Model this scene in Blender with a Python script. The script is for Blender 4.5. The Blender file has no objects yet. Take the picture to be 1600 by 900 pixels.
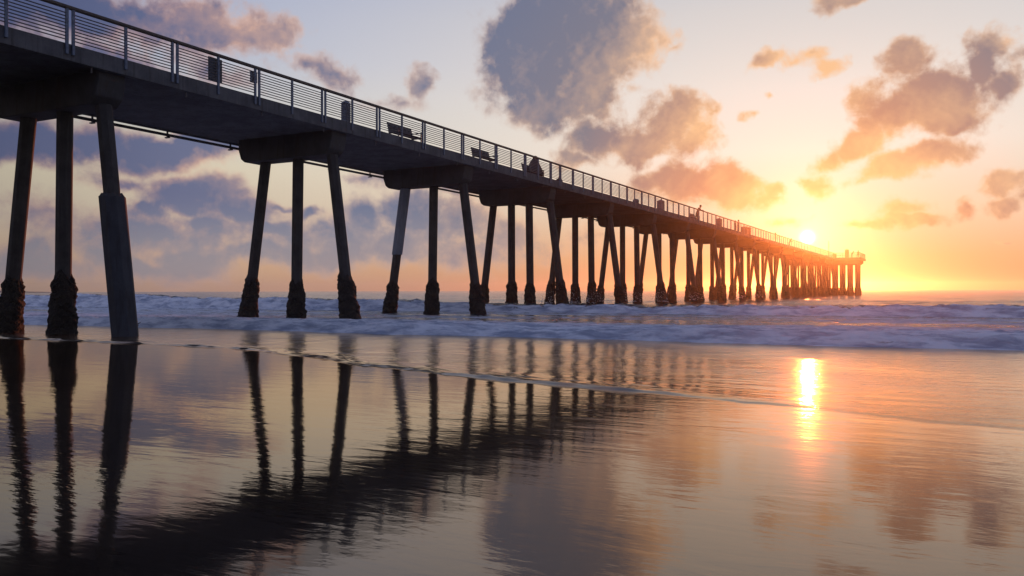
import bpy, bmesh, math, random
import numpy as np
from mathutils import Vector, Matrix, Euler

C = bpy.context.scene.collection
SC = bpy.context.scene
PI = math.pi

# ------------------------------------------------------------------ camera
FPX = 1300.0                       # focal length in photo pixels (1600 wide)
EYE = 1.36
cam_d = bpy.data.cameras.new('camera'); cam = bpy.data.objects.new('camera', cam_d); C.objects.link(cam)
cam_d.sensor_width = 36.0; cam_d.lens = 36.0 * FPX / 1600.0
cam_d.clip_start = 0.1; cam_d.clip_end = 30000
ROLL = math.radians(-0.16)
cam.matrix_world = (Matrix.Translation((0, 0, EYE)) @ Matrix.Rotation(math.radians(90 + 0.15), 4, 'X')
                    @ Matrix.Rotation(ROLL, 4, 'Z'))
SC.camera = cam
SC.view_settings.view_transform = 'Standard'; SC.view_settings.look = 'None'
SC.view_settings.exposure = 0.0; SC.view_settings.gamma = 1.0
SC.cycles.use_denoising = True
SC.cycles.max_bounces = 8; SC.cycles.diffuse_bounces = 3; SC.cycles.glossy_bounces = 4
SC.cycles.volume_bounces = 1; SC.cycles.caustics_reflective = False; SC.cycles.caustics_refractive = False
SC.cycles.sample_clamp_indirect = 6.0

def px_dir(x, y):                  # photo pixel -> (azimuth, elevation) in degrees
    dx = x - 800.0; up = 454.4 - dx * 0.0028 - y
    return math.degrees(math.atan2(dx, FPX)), math.degrees(math.atan2(up, math.hypot(dx, FPX)))

SUN_AZ, SUN_EL = px_dir(1262, 372)
def s2l(c):
    return tuple(((v / 255.0) / 12.92 if v / 255.0 <= 0.04045 else ((v / 255.0 + 0.055) / 1.055) ** 2.4) for v in c)

# ------------------------------------------------------------------ node helpers
class NT:
    def __init__(s, tree): s.t = tree; s.n = tree.nodes; s.l = tree.links
    def node(s, typ, **kw):
        n = s.n.new(typ)
        for k, v in kw.items(): setattr(n, k, v)
        return n
    def put(s, sock, v):
        if isinstance(v, bpy.types.NodeSocket): s.l.new(v, sock)
        elif v is not None:
            if sock.type == 'RGBA' and len(v) == 3: v = (*v, 1)
            sock.default_value = v
    def math(s, op, a, b=None, c=None, clamp=False):
        n = s.node('ShaderNodeMath', operation=op, use_clamp=clamp)
        s.put(n.inputs[0], a); s.put(n.inputs[1], b); s.put(n.inputs[2], c)
        return n.outputs[0]
    def vmath(s, op, a, b=None, scale=None):
        n = s.node('ShaderNodeVectorMath', operation=op)
        s.put(n.inputs[0], a); s.put(n.inputs[1], b)
        if scale is not None: s.put(n.inputs['Scale'], scale)
        return n.outputs['Value'] if op in ('LENGTH', 'DOT_PRODUCT', 'DISTANCE') else n.outputs[0]
    def maprange(s, v, a, b, c=0.0, d=1.0, interp='SMOOTHSTEP'):
        n = s.node('ShaderNodeMapRange', interpolation_type=interp)
        for i, q in enumerate((v, a, b, c, d)): s.put(n.inputs[i], q)
        return n.outputs[0]
    def mix(s, f, a, b, blend='MIX'):
        n = s.node('ShaderNodeMix', data_type='RGBA', blend_type=blend)
        s.put(n.inputs[0], f); s.put(n.inputs[6], a); s.put(n.inputs[7], b)
        return n.outputs[2]
    def ramp(s, f, stops, interp='LINEAR'):
        n = s.node('ShaderNodeValToRGB'); cr = n.color_ramp; cr.interpolation = interp
        while len(cr.elements) < len(stops): cr.elements.new(0.5)
        for e, (p, c) in zip(cr.elements, stops): e.position = p; e.color = (*c, 1) if len(c) == 3 else c
        s.put(n.inputs[0], f); return n.outputs[0]
    def noise(s, vec, scale, detail=4, rough=0.5, dist=0.0, out=0, dims='3D', typ='FBM'):
        n = s.node('ShaderNodeTexNoise', noise_dimensions=dims); n.noise_type = typ
        s.put(n.inputs['Vector'], vec); s.put(n.inputs['Scale'], scale); s.put(n.inputs['Detail'], detail)
        s.put(n.inputs['Roughness'], rough); s.put(n.inputs['Distortion'], dist)
        return n.outputs[out]
    def xyz(s, x, y, z):
        n = s.node('ShaderNodeCombineXYZ')
        for i, v in enumerate((x, y, z)): s.put(n.inputs[i], v)
        return n.outputs[0]
    def sep(s, v):
        n = s.node('ShaderNodeSeparateXYZ'); s.put(n.inputs[0], v); return n.outputs
    def mapping(s, v, loc=(0, 0, 0), rot=(0, 0, 0), scale=(1, 1, 1), typ='POINT'):
        n = s.node('ShaderNodeMapping', vector_type=typ); s.put(n.inputs[0], v)
        n.inputs['Location'].default_value = loc; n.inputs['Rotation'].default_value = rot; n.inputs['Scale'].default_value = scale
        return n.outputs[0]

# ------------------------------------------------------------------ sky (world)
# clouds: photo x, y, radius x, radius y, rotation (deg, counter-clockwise), strength
CLOUDS = [
 (880,70,125,85,0,1.2),(815,112,70,60,0,1),(900,20,110,60,0,1.1),(850,165,85,42,0,1),(975,72,62,52,0,.9),(1018,45,30,28,0,.55),(920,130,70,50,0,1),(1040,65,22,12,30,.35),
 (1052,190,58,42,0,.95),(935,215,52,36,0,.9),(1005,222,75,30,5,.9),(905,246,50,18,0,.7),(1085,225,40,30,0,.7),(1110,240,25,25,0,.4),
 (1105,290,80,36,0,1),(1050,285,62,28,0,.9),(1150,305,50,30,-15,.8),(1212,302,24,16,30,.6),(1268,293,22,20,40,.65),(1200,318,30,10,0,.4),
 (1415,95,48,38,0,1),(1470,145,105,50,-8,1.15),(1545,95,38,40,0,.95),(1580,120,40,30,0,.7),(1405,170,70,38,0,1),(1500,178,60,25,-10,.9),
 (1345,215,55,28,20,.72),(1440,238,90,28,8,.74),(1390,262,62,24,10,.72),(1300,238,24,16,40,.55),(1360,190,35,22,0,.7),(1340,280,40,12,10,.4),
 (1205,97,34,10,20,.5),(1268,88,42,18,10,.62),(1295,106,32,16,0,.6),(1320,3,62,17,5,.75),(1198,153,9,8,0,.5),(1167,190,9,9,0,.35),
 (1415,322,42,16,15,.8),(1425,340,55,14,8,.85),(1365,350,45,7,3,.6),(1562,285,36,20,0,.8),(1572,310,30,13,0,.75),(1512,315,20,14,0,.6),(1600,300,30,14,0,.5),
 (1222,356,36,10,0,.5),(1580,376,20,4,0,.35),(1120,180,12,12,0,.3),
 # upper left
 (90,5,170,55,0,1.1),(210,25,110,40,0,.9),(320,28,115,42,-5,.85),(385,45,80,32,-8,.85),(180,90,160,35,-18,.6),(440,45,40,22,0,.4),
 (525,118,40,24,0,.55),(660,130,24,26,0,.65),(480,108,50,16,0,.35),(605,152,50,14,0,.35),(640,160,40,12,0,.3),(340,105,110,20,-15,.3),
 # lower left
 (40,235,120,42,0,1.05),(150,225,90,36,0,.8),(270,232,115,38,5,1.05),(360,222,70,22,10,.8),(190,280,80,18,0,.5),
 (300,305,105,34,0,.95),(230,325,60,24,0,.7),(380,325,80,26,0,.9),(440,318,40,10,0,.7),(487,332,20,12,0,.75),(430,352,60,18,0,.75),(330,350,80,20,0,.7),
 (240,365,230,48,0,.62), (540,375,180,44,0,.62), (110,345,120,20,0,.35), (740,395,130,28,0,.5), (60,415,110,38,0,.85),(165,395,40,34,0,.7),(225,425,90,26,0,.7),(300,405,90,30,0,.8),(410,395,90,28,0,.85),(500,392,80,28,0,.8),(560,350,56,34,0,.8),
 (640,335,60,36,0,.95),(620,385,95,34,0,.85),(720,350,62,40,0,.85),(790,372,70,26,0,.7),(700,300,60,18,0,.45),(600,290,50,14,0,.4),(860,385,60,14,0,.3),(930,375,60,12,0,.25),
]
w = bpy.data.worlds.new('World'); SC.world = w; w.use_nodes = True
w.node_tree.nodes.clear()

def cloud_group():
    g = bpy.data.node_groups.new('cloud_field', 'ShaderNodeTree')
    g.interface.new_socket('P', in_out='INPUT', socket_type='NodeSocketVector')
    g.interface.new_socket('D', in_out='OUTPUT', socket_type='NodeSocketFloat')
    q = NT(g); gi = q.node('NodeGroupInput'); go = q.node('NodeGroupOutput')
    P = gi.outputs[0]
    wn = q.noise(P, 0.22, 4, .55, out=1)
    warp = q.vmath('SCALE', q.vmath('SUBTRACT', wn, (.5, .5, .5)), scale=3.7)
    Q = q.vmath('MULTIPLY', q.vmath('ADD', P, warp), (1, 1, 0))
    qs = q.sep(Q)
    acc = q.math('MULTIPLY_ADD', qs[0], .0001, -1.2)
    for (x, y, rx, ry, rot, st) in CLOUDS:     # the running value rides along as z (scaled away), which keeps the shader's stack small
        az, el = px_dir(x, y)
        az2, _ = px_dir(x + rx, y); _, el2 = px_dir(x, y - ry)
        m = q.mapping(q.xyz(qs[0], qs[1], acc), loc=(az, el, 0), rot=(0, 0, math.radians(rot)), scale=(abs(az2 - az) * 1.12, abs(el2 - el) * 1.12, 1e5), typ='TEXTURE')
        v = q.math('MULTIPLY_ADD', q.vmath('LENGTH', m), -st * 1.2, st * 1.25)
        acc = q.math('SMOOTH_MAX', acc, v, 0.22)
    # sky outside the picture: scattered clouds of the same kind
    s = q.sep(P)
    far = q.math('MAXIMUM', q.maprange(s[1], 20.5, 27), q.maprange(q.math('ABSOLUTE', s[0]), 34, 42))
    bg = q.math('MULTIPLY', q.math('SUBTRACT', q.noise(P, 0.05, 3, .5), 0.5), 4.0)
    bg = q.math('ADD', q.math('MULTIPLY', bg, far), q.math('MULTIPLY_ADD', far, 1.0, -1.0))
    acc = q.math('SMOOTH_MAX', acc, bg, 0.2)
    n1 = q.math('SUBTRACT', q.noise(P, 0.42, 9, .6, .2), .5)
    n2 = q.math('SUBTRACT', q.noise(P, 1.5, 6, .62, .1), .5)
    calm = q.math('MULTIPLY', q.maprange(s[1], 11, 15, 1, 0), q.maprange(s[0], -6, 8, 1, 0))     # the low banks at the left are smoother
    amp = q.math('MULTIPLY_ADD', calm, -.35, 1.0)
    acc = q.math('ADD', acc, q.math('MULTIPLY', amp, q.math('MULTIPLY_ADD', n1, 1.8, q.math('MULTIPLY', n2, .42))))
    q.l.new(acc, go.inputs[0]); return g

WARM = [(380,48,120,48,-8,1.0), (250,40,90,30,0,.5), (1015,85,45,70,0,.9), (1090,205,45,40,0,.8), (345,258,90,16,10,.8), (1370,250,120,45,5,1.0), (1240,300,110,40,0,.9), (1590,70,50,30,0,.7), (560,345,60,16,0,.3), (1270,95,80,30,0,.9), (1160,300,50,30,0,.6), (1410,335,90,25,0,.8)]
def warm_group():
    g = bpy.data.node_groups.new('warm_light', 'ShaderNodeTree')
    g.interface.new_socket('P', in_out='INPUT', socket_type='NodeSocketVector')
    g.interface.new_socket('D', in_out='OUTPUT', socket_type='NodeSocketFloat')
    q = NT(g); gi = q.node('NodeGroupInput'); go = q.node('NodeGroupOutput')
    qs = q.sep(gi.outputs[0]); acc = q.math('MULTIPLY', qs[0], 1e-6)
    for (x, y, rx, ry, rot, st) in WARM:
        az, el = px_dir(x, y); az2, _ = px_dir(x + rx, y); _, el2 = px_dir(x, y - ry)
        m = q.mapping(q.xyz(qs[0], qs[1], acc), loc=(az, el, 0), rot=(0, 0, math.radians(rot)), scale=(abs(az2 - az) * 1.3, abs(el2 - el) * 1.3, 1e5), typ='TEXTURE')
        acc = q.math('SMOOTH_MAX', acc, q.math('MULTIPLY_ADD', q.vmath('LENGTH', m), -st, st), .15)
    q.l.new(acc, go.inputs[0]); return g

def build_world():
    q = NT(w.node_tree)
    d = q.node('ShaderNodeTexCoord').outputs['Generated']
    s = q.sep(d)
    az = q.math('MULTIPLY', q.math('ARCTAN2', s[0], s[1]), 180 / PI)
    el = q.math('MULTIPLY', q.math('ARCSINE', s[2]), 180 / PI)
    P = q.xyz(az, el, 0.0)
    sa, se = math.radians(SUN_AZ), math.radians(SUN_EL)
    sdir = (math.sin(sa) * math.cos(se), math.cos(sa) * math.cos(se), math.sin(se))
    ang = q.math('MULTIPLY', q.math('ARCCOSINE', q.math('MINIMUM', q.vmath('DOT_PRODUCT', d, sdir), .999999)), 180 / PI)
    hz = q.node('ShaderNodeVectorMath', operation='NORMALIZE')     # azimuth distance from the sun
    q.l.new(q.vmath('MULTIPLY', d, (1, 1, 0)), hz.inputs[0])
    hd = q.math('MULTIPLY', q.math('ARCCOSINE', q.math('MINIMUM', q.vmath('DOT_PRODUCT', hz.outputs[0], (math.sin(sa), math.cos(sa), 0)), .999999)), 180 / PI)
    e90 = q.math('DIVIDE', q.math('MAXIMUM', el, 0.0), 90.0)
    def R(st): return [(e / 90.0, s2l(c)) for e, c in st]
    far = q.ramp(e90, R([(0, (194,158,134)), (2, (208,176,146)), (4.5, (208,192,172)), (8, (224,212,186)), (11, (206,206,202)), (15, (184,192,214)), (21, (164,176,210)), (36, (122,140,182)), (90, (96,114,160))]))
    near = q.ramp(e90, R([(0, (210,142,106)), (2, (220,168,128)), (5, (230,204,180)), (9, (240,230,220)), (13, (236,228,222)), (18, (218,214,214)), (24, (176,186,208)), (38, (124,142,182)), (90, (96,114,160))]))
    f = q.maprange(hd, 4, 52, 1.0, 0.0)
    base = q.mix(f, far, near)
    # physical dusk sky underneath, for the tint of the part of the dome that the picture does not show
    sky = q.node('ShaderNodeTexSky', sky_type='NISHITA'); sky.sun_disc = False
    sky.sun_elevation = se; sky.sun_rotation = sa; sky.air_density = 1.2; sky.dust_density = 2.0
    nis = q.vmath('SCALE', sky.outputs[0], scale=0.09)
    base = q.mix(0.08, base, nis)
    # glow of the air round the sun
    def glow(width, amp, col, p=1.0):
        e = q.math('MULTIPLY', q.math('EXPONENT', q.math('MULTIPLY', q.math('POWER', q.math('DIVIDE', ang, width), p), -1.0)), amp)
        return q.vmath('SCALE', q.xyz(*col), scale=e)
    g1 = glow(.29, 5.0, (1.0, .93, .78), 2.0)
    g2 = glow(1.5, .45, (1.0, .86, .70), 1.0)
    g3 = glow(9.0, .03, (1.0, .80, .58), 1.0)
    gl = q.vmath('ADD', q.vmath('ADD', g1, g2), g3)
    # clouds
    grp = cloud_group()
    def D(vec):
        n = q.node('ShaderNodeGroup'); n.node_tree = grp; q.l.new(vec, n.inputs[0]); return n.outputs[0]
    d0 = D(P)
    to_sun = q.vmath('SUBTRACT', (SUN_AZ, SUN_EL, 0), P)
    nrm = q.node('ShaderNodeVectorMath', operation='NORMALIZE'); q.l.new(to_sun, nrm.inputs[0])
    off = q.vmath('ADD', q.vmath('SCALE', nrm.outputs[0], scale=3.0), (0, .6, 0))
    d1 = D(q.vmath('ADD', P, off))
    alpha = q.maprange(d0, -0.10, 0.52)
    thick = q.math('ADD', q.maprange(d0, 0.02, 0.75, 0, .8), q.maprange(d0, .5, 1.4, 0, .2))
    sm = q.vmath('SCALE', nrm.outputs[0], scale=.45)
    def bil(v): return q.math('ADD', q.noise(v, .62, 7, .56, .3), q.math('MULTIPLY', q.noise(v, 1.9, 4, .55), .3))
    relief = q.math('MULTIPLY', q.math('SUBTRACT', bil(P), bil(q.vmath('ADD', P, q.vmath('ADD', sm, (0, .3, 0))))), .5)
    wg = q.node('ShaderNodeGroup'); wg.node_tree = warm_group(); q.l.new(q.vmath('ADD', P, q.vmath('SCALE', q.vmath('SUBTRACT', q.noise(P, .35, 4, .6, out=1), (.5, .5, .5)), scale=5.0)), wg.inputs[0])
    warm = q.math('MULTIPLY', q.math('MAXIMUM', wg.outputs[0], 0.0), .62)
    edge = q.math('MULTIPLY', q.math('SUBTRACT', d0, d1), .38)
    sunward = q.maprange(ang, 3, 42, 1.0, 0.0)
    core = q.ramp(q.maprange(ang, 2, 55, 0, 1, 'LINEAR'), [(0, s2l((226,150,90))), (.15, s2l((188,140,118))), (.27, s2l((124,120,132))), (.5, s2l((98,112,144))), (.72, s2l((100,108,142))), (1, s2l((78,90,134)))])
    lit = q.ramp(q.maprange(ang, 2, 60, 0, 1, 'LINEAR'), [(0, s2l((255,196,120))), (.2, s2l((244,194,150))), (.45, s2l((226,190,168))), (.75, s2l((222,170,146))), (1, s2l((170,146,152)))])
    tmix = q.math('ADD', q.math('MULTIPLY', edge, q.math('MULTIPLY_ADD', sunward, .75, .30)), q.math('ADD', q.math('ADD', relief, warm), q.math('MULTIPLY_ADD', thick, -.85, q.math('MULTIPLY_ADD', sunward, .10, .66))), clamp=True)
    # low clouds at the left are lighter and mauve
    lowm = q.math('MULTIPLY', q.maprange(el, 1.0, 6.5, 1, 0), q.maprange(az, -8, 12, 1, 0))
    core = q.mix(q.math('MULTIPLY', lowm, .8), core, s2l((136,142,158)))
    ccol = q.mix(tmix, core, lit)
    col = q.mix(q.math('MULTIPLY', alpha, q.math('MULTIPLY_ADD', lowm, -.22, .95)), base, ccol)
    gf = q.math('MULTIPLY_ADD', q.math('MULTIPLY', alpha, thick), -.55, 1.0)
    col = q.vmath('ADD', col, q.vmath('SCALE', gl, scale=gf))
    # sky dims at the left edge; behind the camera it is brightened to light foam
    dim = q.ramp(q.math('DIVIDE', hd, 180.0), [(0, (1,) * 3), (.17, (.98,) * 3), (.23, (.93,) * 3), (.31, (.60, .61, .63)), (.45, (.74, .76, .83)), (1, (.96, .98, 1.08))])
    col = q.mix(1.0, col, dim, 'MULTIPLY')
    bg = q.node('ShaderNodeBackground'); q.l.new(col, bg.inputs[0]); bg.inputs[1].default_value = 1.0
    o = q.node('ShaderNodeOutputWorld'); q.l.new(bg.outputs[0], o.inputs[0])
build_world()
try: w.cycles.sampling_method = 'NONE'
except Exception: pass

# ------------------------------------------------------------------ sun
sd = bpy.data.lights.new('sun', 'SUN'); so = bpy.data.objects.new('sun', sd); C.objects.link(so)
sd.energy = 2.3; sd.angle = math.radians(0.6); sd.color = (1.0, .20, .04)
_sa, _se = math.radians(SUN_AZ), math.radians(SUN_EL)
so.rotation_euler = Vector((math.sin(_sa) * math.cos(_se), math.cos(_sa) * math.cos(_se), math.sin(_se))).to_track_quat('Z', 'Y').to_euler()
so.location = (60, 200, 40)

# ------------------------------------------------------------------ frame of the pier and the shore: y = offshore, x = to the right of the pier's near edge
TH = math.atan(677.0 / FPX)
ST, CT = math.sin(TH), math.cos(TH)
FRAME = Matrix.Translation((-24.9, 0, 0)) @ Matrix.Rotation(-TH, 4, 'Z')
def to_local(X, Y):
    dx = X + 24.9
    return dx * CT - Y * ST, dx * ST + Y * CT      # x, t

# ------------------------------------------------------------------ numpy noise
def vnoise(x, y, seed=0):
    xi = np.floor(x).astype(np.int64); yi = np.floor(y).astype(np.int64)
    xf = x - xi; yf = y - yi
    u = xf * xf * xf * (xf * (xf * 6 - 15) + 10); v = yf * yf * yf * (yf * (yf * 6 - 15) + 10)
    def h(a, b):
        n = (a * 374761393 + b * 668265263 + seed * 1442695041) & 0xffffffff
        n = ((n ^ (n >> 13)) * 1274126177) & 0xffffffff
        n = n ^ (n >> 16)
        return (n & 0xffff) / 65535.0
    return (h(xi, yi) * (1 - u) + h(xi + 1, yi) * u) * (1 - v) + (h(xi, yi + 1) * (1 - u) + h(xi + 1, yi + 1) * u) * v
def fbm(x, y, octv=4, gain=.5, seed=0):
    a = 1.0; s = 0; tot = 0
    for i in range(octv):
        s = s + a * vnoise(x * 2 ** i + 17.3 * i, y * 2 ** i - 9.1 * i, seed + i); tot += a; a *= gain
    return s / tot * 2 - 1
def sst(a, b, x):
    t = np.clip((x - a) / (b - a), 0, 1); return t * t * (3 - 2 * t)

# ------------------------------------------------------------------ mesh helpers
def link(name, me, mat=None, parent=None, kind=None):
    o = bpy.data.objects.new(name, me); C.objects.link(o)
    if mat and not me.materials: me.materials.append(mat)
    if parent: o.parent = parent
    if kind: o['kind'] = kind
    return o
def thing(name, label, cat, mat4=None, group=None):
    o = bpy.data.objects.new(name, None); C.objects.link(o); o.empty_display_size = .3
    if mat4 is not None: o.matrix_world = mat4
    o['label'] = label; o['category'] = cat
    if group: o['group'] = group
    return o
class MB:
    def __init__(s): s.v = []; s.f = []
    def add(s, vs, fs):
        b = len(s.v); s.v += [tuple(v) for v in vs]; s.f += [tuple(i + b for i in f) for f in fs]
    def box(s, x0, x1, y0, y1, z0, z1):
        s.add([(x0,y0,z0),(x1,y0,z0),(x1,y1,z0),(x0,y1,z0),(x0,y0,z1),(x1,y0,z1),(x1,y1,z1),(x0,y1,z1)],
              [(0,3,2,1),(4,5,6,7),(0,1,5,4),(1,2,6,5),(2,3,7,6),(3,0,4,7)])
    def prism_y(s, prof, y0, y1):                 # profile in x, z (counter-clockwise seen from -y)
        n = len(prof)
        s.add([(x, y0, z) for x, z in prof] + [(x, y1, z) for x, z in prof],
              [tuple(range(n)), tuple(range(2 * n - 1, n - 1, -1))] + [(i, i + n, (i + 1) % n + n, (i + 1) % n) for i in range(n)])
    def tube(s, p0, p1, r0, r1=None, n=8, caps=True):
        r1 = r0 if r1 is None else r1
        p0 = Vector(p0); p1 = Vector(p1); d = (p1 - p0).normalized()
        a = d.orthogonal().normalized(); b = d.cross(a)
        vs = []
        for p, r in ((p0, r0), (p1, r1)):
            for i in range(n):
                t = 2 * PI * i / n; vs.append(p + a * (r * math.cos(t)) + b * (r * math.sin(t)))
        fs = [(i, (i + 1) % n, (i + 1) % n + n, i + n) for i in range(n)]
        if caps: fs += [tuple(range(n - 1, -1, -1)), tuple(range(n, 2 * n))]
        s.add(vs, fs)
    def mesh(s, name='m', smooth=False, bevel=0.0):
        me = bpy.data.meshes.new(name); me.from_pydata(s.v, [], s.f); 
        bm = bmesh.new(); bm.from_mesh(me)
        bmesh.ops.recalc_face_normals(bm, faces=bm.faces)
        if bevel:
            bmesh.ops.bevel(bm, geom=[e for e in bm.edges if e.calc_face_angle(0) > .35], offset=bevel, segments=1, affect='EDGES', clamp_overlap=True)
        bm.to_mesh(me); bm.free()
        if smooth: me.polygons.foreach_set('use_smooth', [True] * len(me.polygons))
        me.update(); return me

# ------------------------------------------------------------------ materials
def mat(name):
    m = bpy.data.materials.new(name); m.use_nodes = True
    q = NT(m.node_tree); b = m.node_tree.nodes['Principled BSDF']
    return m, q, b
def bump(q, b, h, strength, dist):
    n = q.node('ShaderNodeBump'); n.inputs['Strength'].default_value = strength; n.inputs['Distance'].default_value = dist
    q.put(n.inputs['Height'], h); q.l.new(n.outputs[0], b.inputs['Normal']); return n
def concrete(name, lo, hi, streak=True, stain=(.03, .025, .02)):
    m, q, b = mat(name)
    p = q.node('ShaderNodeTexCoord').outputs['Object']
    n = q.noise(p, 1.3, 6, .6); n2 = q.noise(p, 18, 4, .6)
    col = q.mix(q.maprange(n, .35, .65), lo, hi)
    col = q.mix(q.math('MULTIPLY', q.maprange(n2, .4, .75), .25), col, stain)
    if streak:
        st = q.noise(q.mapping(p, scale=(4.0, 4.0, .35)), 1.4, 5, .65)
        col = q.mix(q.math('MULTIPLY', q.maprange(st, .50, .70), .75), col, stain)
        st2 = q.noise(q.mapping(p, scale=(7.0, 7.0, .25)), 2.2, 3, .6)
        col = q.mix(q.math('MULTIPLY', q.maprange(st2, .58, .70), .3), col, tuple(c * 1.5 for c in hi))
    q.l.new(col, b.inputs['Base Color']); b.inputs['Roughness'].default_value = .82
    bump(q, b, q.math('ADD', n2, q.noise(p, 70, 3, .6)), .5, .012)
    return m
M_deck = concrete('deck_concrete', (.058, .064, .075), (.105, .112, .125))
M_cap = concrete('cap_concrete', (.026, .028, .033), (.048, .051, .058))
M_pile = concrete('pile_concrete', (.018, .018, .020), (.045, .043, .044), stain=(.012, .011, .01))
M_jacket = concrete('grey_jacket', (.17, .20, .25), (.22, .25, .30), stain=(.13, .15, .18))
M_wrap = concrete('dark_jacket', (.018, .023, .034), (.032, .039, .054), stain=(.01, .01, .013))

def metal(name, col, rough=.45, met=.6):
    m, q, b = mat(name)
    p = q.node('ShaderNodeTexCoord').outputs['Object']
    n = q.noise(p, 9, 5, .6)
    q.l.new(q.mix(q.maprange(n, .4, .7), col, tuple(c * .7 for c in col)), b.inputs['Base Color'])
    b.inputs['Metallic'].default_value = met; q.l.new(q.maprange(n, .3, .7, rough - .08, rough + .15, 'LINEAR'), b.inputs['Roughness'])
    return m
M_galv = metal('galvanised_steel', (.10, .135, .20), .5, .3)
M_rail = metal('weathered_handrail', (.07, .055, .045), .6, .1)
M_bar = metal('rail_bar_steel', (.10, .10, .11), .5, .4)
M_pipe = metal('pipe_paint', (.08, .08, .085), .5, .2)
M_bluebox = metal('blue_grey_paint', (.10, .13, .18), .5, .2)
M_bench = metal('bench_paint', (.05, .065, .09), .5, .2)

def crust_mat():
    m, q, b = mat('mussel_crust')
    p = q.node('ShaderNodeTexCoord').outputs['Object']
    v = q.node('ShaderNodeTexVoronoi'); q.put(v.inputs['Vector'], p); v.inputs['Scale'].default_value = 26
    n = q.noise(p, 3, 5, .6)
    c = q.mix(q.maprange(n, .4, .7), (.012, .011, .011), (.035, .03, .026))
    c = q.mix(q.math('MULTIPLY', q.maprange(q.noise(p, 30, 3), .62, .7), .5), c, (.12, .11, .10))
    q.l.new(c, b.inputs['Base Color']); b.inputs['Roughness'].default_value = .75; b.inputs['Specular IOR Level'].default_value = .25
    bump(q, b, v.outputs['Distance'], 1.0, .04); return m
M_crust = crust_mat()

def plain(name, col, rough=.8, var=.25):
    m, q, b = mat(name); p = q.node('ShaderNodeTexCoord').outputs['Object']
    q.l.new(q.mix(q.noise(p, 12, 4), tuple(c * (1 - var) for c in col), tuple(c * (1 + var) for c in col)), b.inputs['Base Color'])
    b.inputs['Roughness'].default_value = rough; return m

def ripples(q, p, big, fine, patch_lo=.35, patch_hi=.65):
    """height in metres of small wind and swash ripples, patchy"""
    a = q.noise(q.mapping(p, rot=(0, 0, .30), scale=(.45, 1.5, 1)), 2.2, 3, .5, .4)
    c = q.noise(q.mapping(p, rot=(0, 0, -.12), scale=(.45, 1.25, 1)), 9.0, 3, .55, .3)
    d = q.noise(q.mapping(p, rot=(0, 0, .1), scale=(.6, 1.2, 1)), 32.0, 2, .5)
    patch = q.maprange(q.noise(q.mapping(p, scale=(.25, .5, 1)), 1.0, 3, .5), patch_lo, patch_hi, .35, 1.0)
    h = q.math('MULTIPLY', a, big * 2.6)
    h = q.math('ADD', h, q.math('MULTIPLY', q.math('MULTIPLY', c, fine), patch))
    h = q.math('ADD', h, q.math('MULTIPLY', q.math('MULTIPLY', d, fine * .25), patch))
    return h

def wet_surface(m, q, col, rough, h, tint=(.99, .83, .67), broad=None, extra=None):
    n = m.node_tree.nodes; out = n['Material Output']; n.remove(n['Principled BSDF'])
    bp = q.node('ShaderNodeBump'); bp.inputs['Strength'].default_value = 1; bp.inputs['Distance'].default_value = 1; q.put(bp.inputs['Height'], h)
    df = q.node('ShaderNodeBsdfDiffuse'); q.put(df.inputs['Color'], col)
    gl = q.node('ShaderNodeBsdfGlossy'); gl.inputs['Color'].default_value = (*tint, 1); q.put(gl.inputs['Roughness'], rough); q.l.new(bp.outputs[0], gl.inputs['Normal'])
    fr = q.node('ShaderNodeFresnel'); fr.inputs[0].default_value = 1.5
    g = gl.outputs[0]
    if broad is not None:
        g2 = q.node('ShaderNodeBsdfGlossy'); g2.inputs['Color'].default_value = (*tint, 1); g2.inputs['Roughness'].default_value = .24; q.l.new(bp.outputs[0], g2.inputs['Normal'])
        mx = q.node('ShaderNodeMixShader'); q.put(mx.inputs[0], broad); q.l.new(g, mx.inputs[1]); q.l.new(g2.outputs[0], mx.inputs[2]); g = mx.outputs[0]
    ms = q.node('ShaderNodeMixShader'); q.put(ms.inputs[0], q.math('MINIMUM', q.math('MULTIPLY_ADD', fr.outputs[0], .84, .13 if extra is None else q.math('ADD', extra, .13)), .96))
    q.l.new(df.outputs[0], ms.inputs[1]); q.l.new(g, ms.inputs[2]); q.l.new(ms.outputs[0], out.inputs['Surface'])

def sand_mat():
    m, q, b = mat('wet_sand')
    p = q.node('ShaderNodeTexCoord').outputs['Object']
    n = q.noise(p, .6, 6, .6); n2 = q.noise(p, 120, 3, .6)
    c = q.mix(n, (.014, .011, .010), (.028, .022, .018)); c = q.mix(q.math('MULTIPLY', n2, .4), c, (.010, .009, .008))
    sp = q.sep(p)                       # to the right more rippled, with extra reflectance put in for the sun's glow
    k = q.math('MULTIPLY', q.maprange(sp[0], 15, 25), q.maprange(sp[1], 16.5, 21.5))
    h = q.math('MULTIPLY', ripples(q, p, .0011, .0012), q.math('MULTIPLY_ADD', k, 2.4, 1.0))
    wet_surface(m, q, c, q.math('MULTIPLY_ADD', k, .05, q.maprange(n, .3, .7, .03, .07, 'LINEAR')), h, broad=q.math('MULTIPLY', k, .22), extra=q.math('MULTIPLY', k, .26))
    return m
M_sand = sand_mat()
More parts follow.
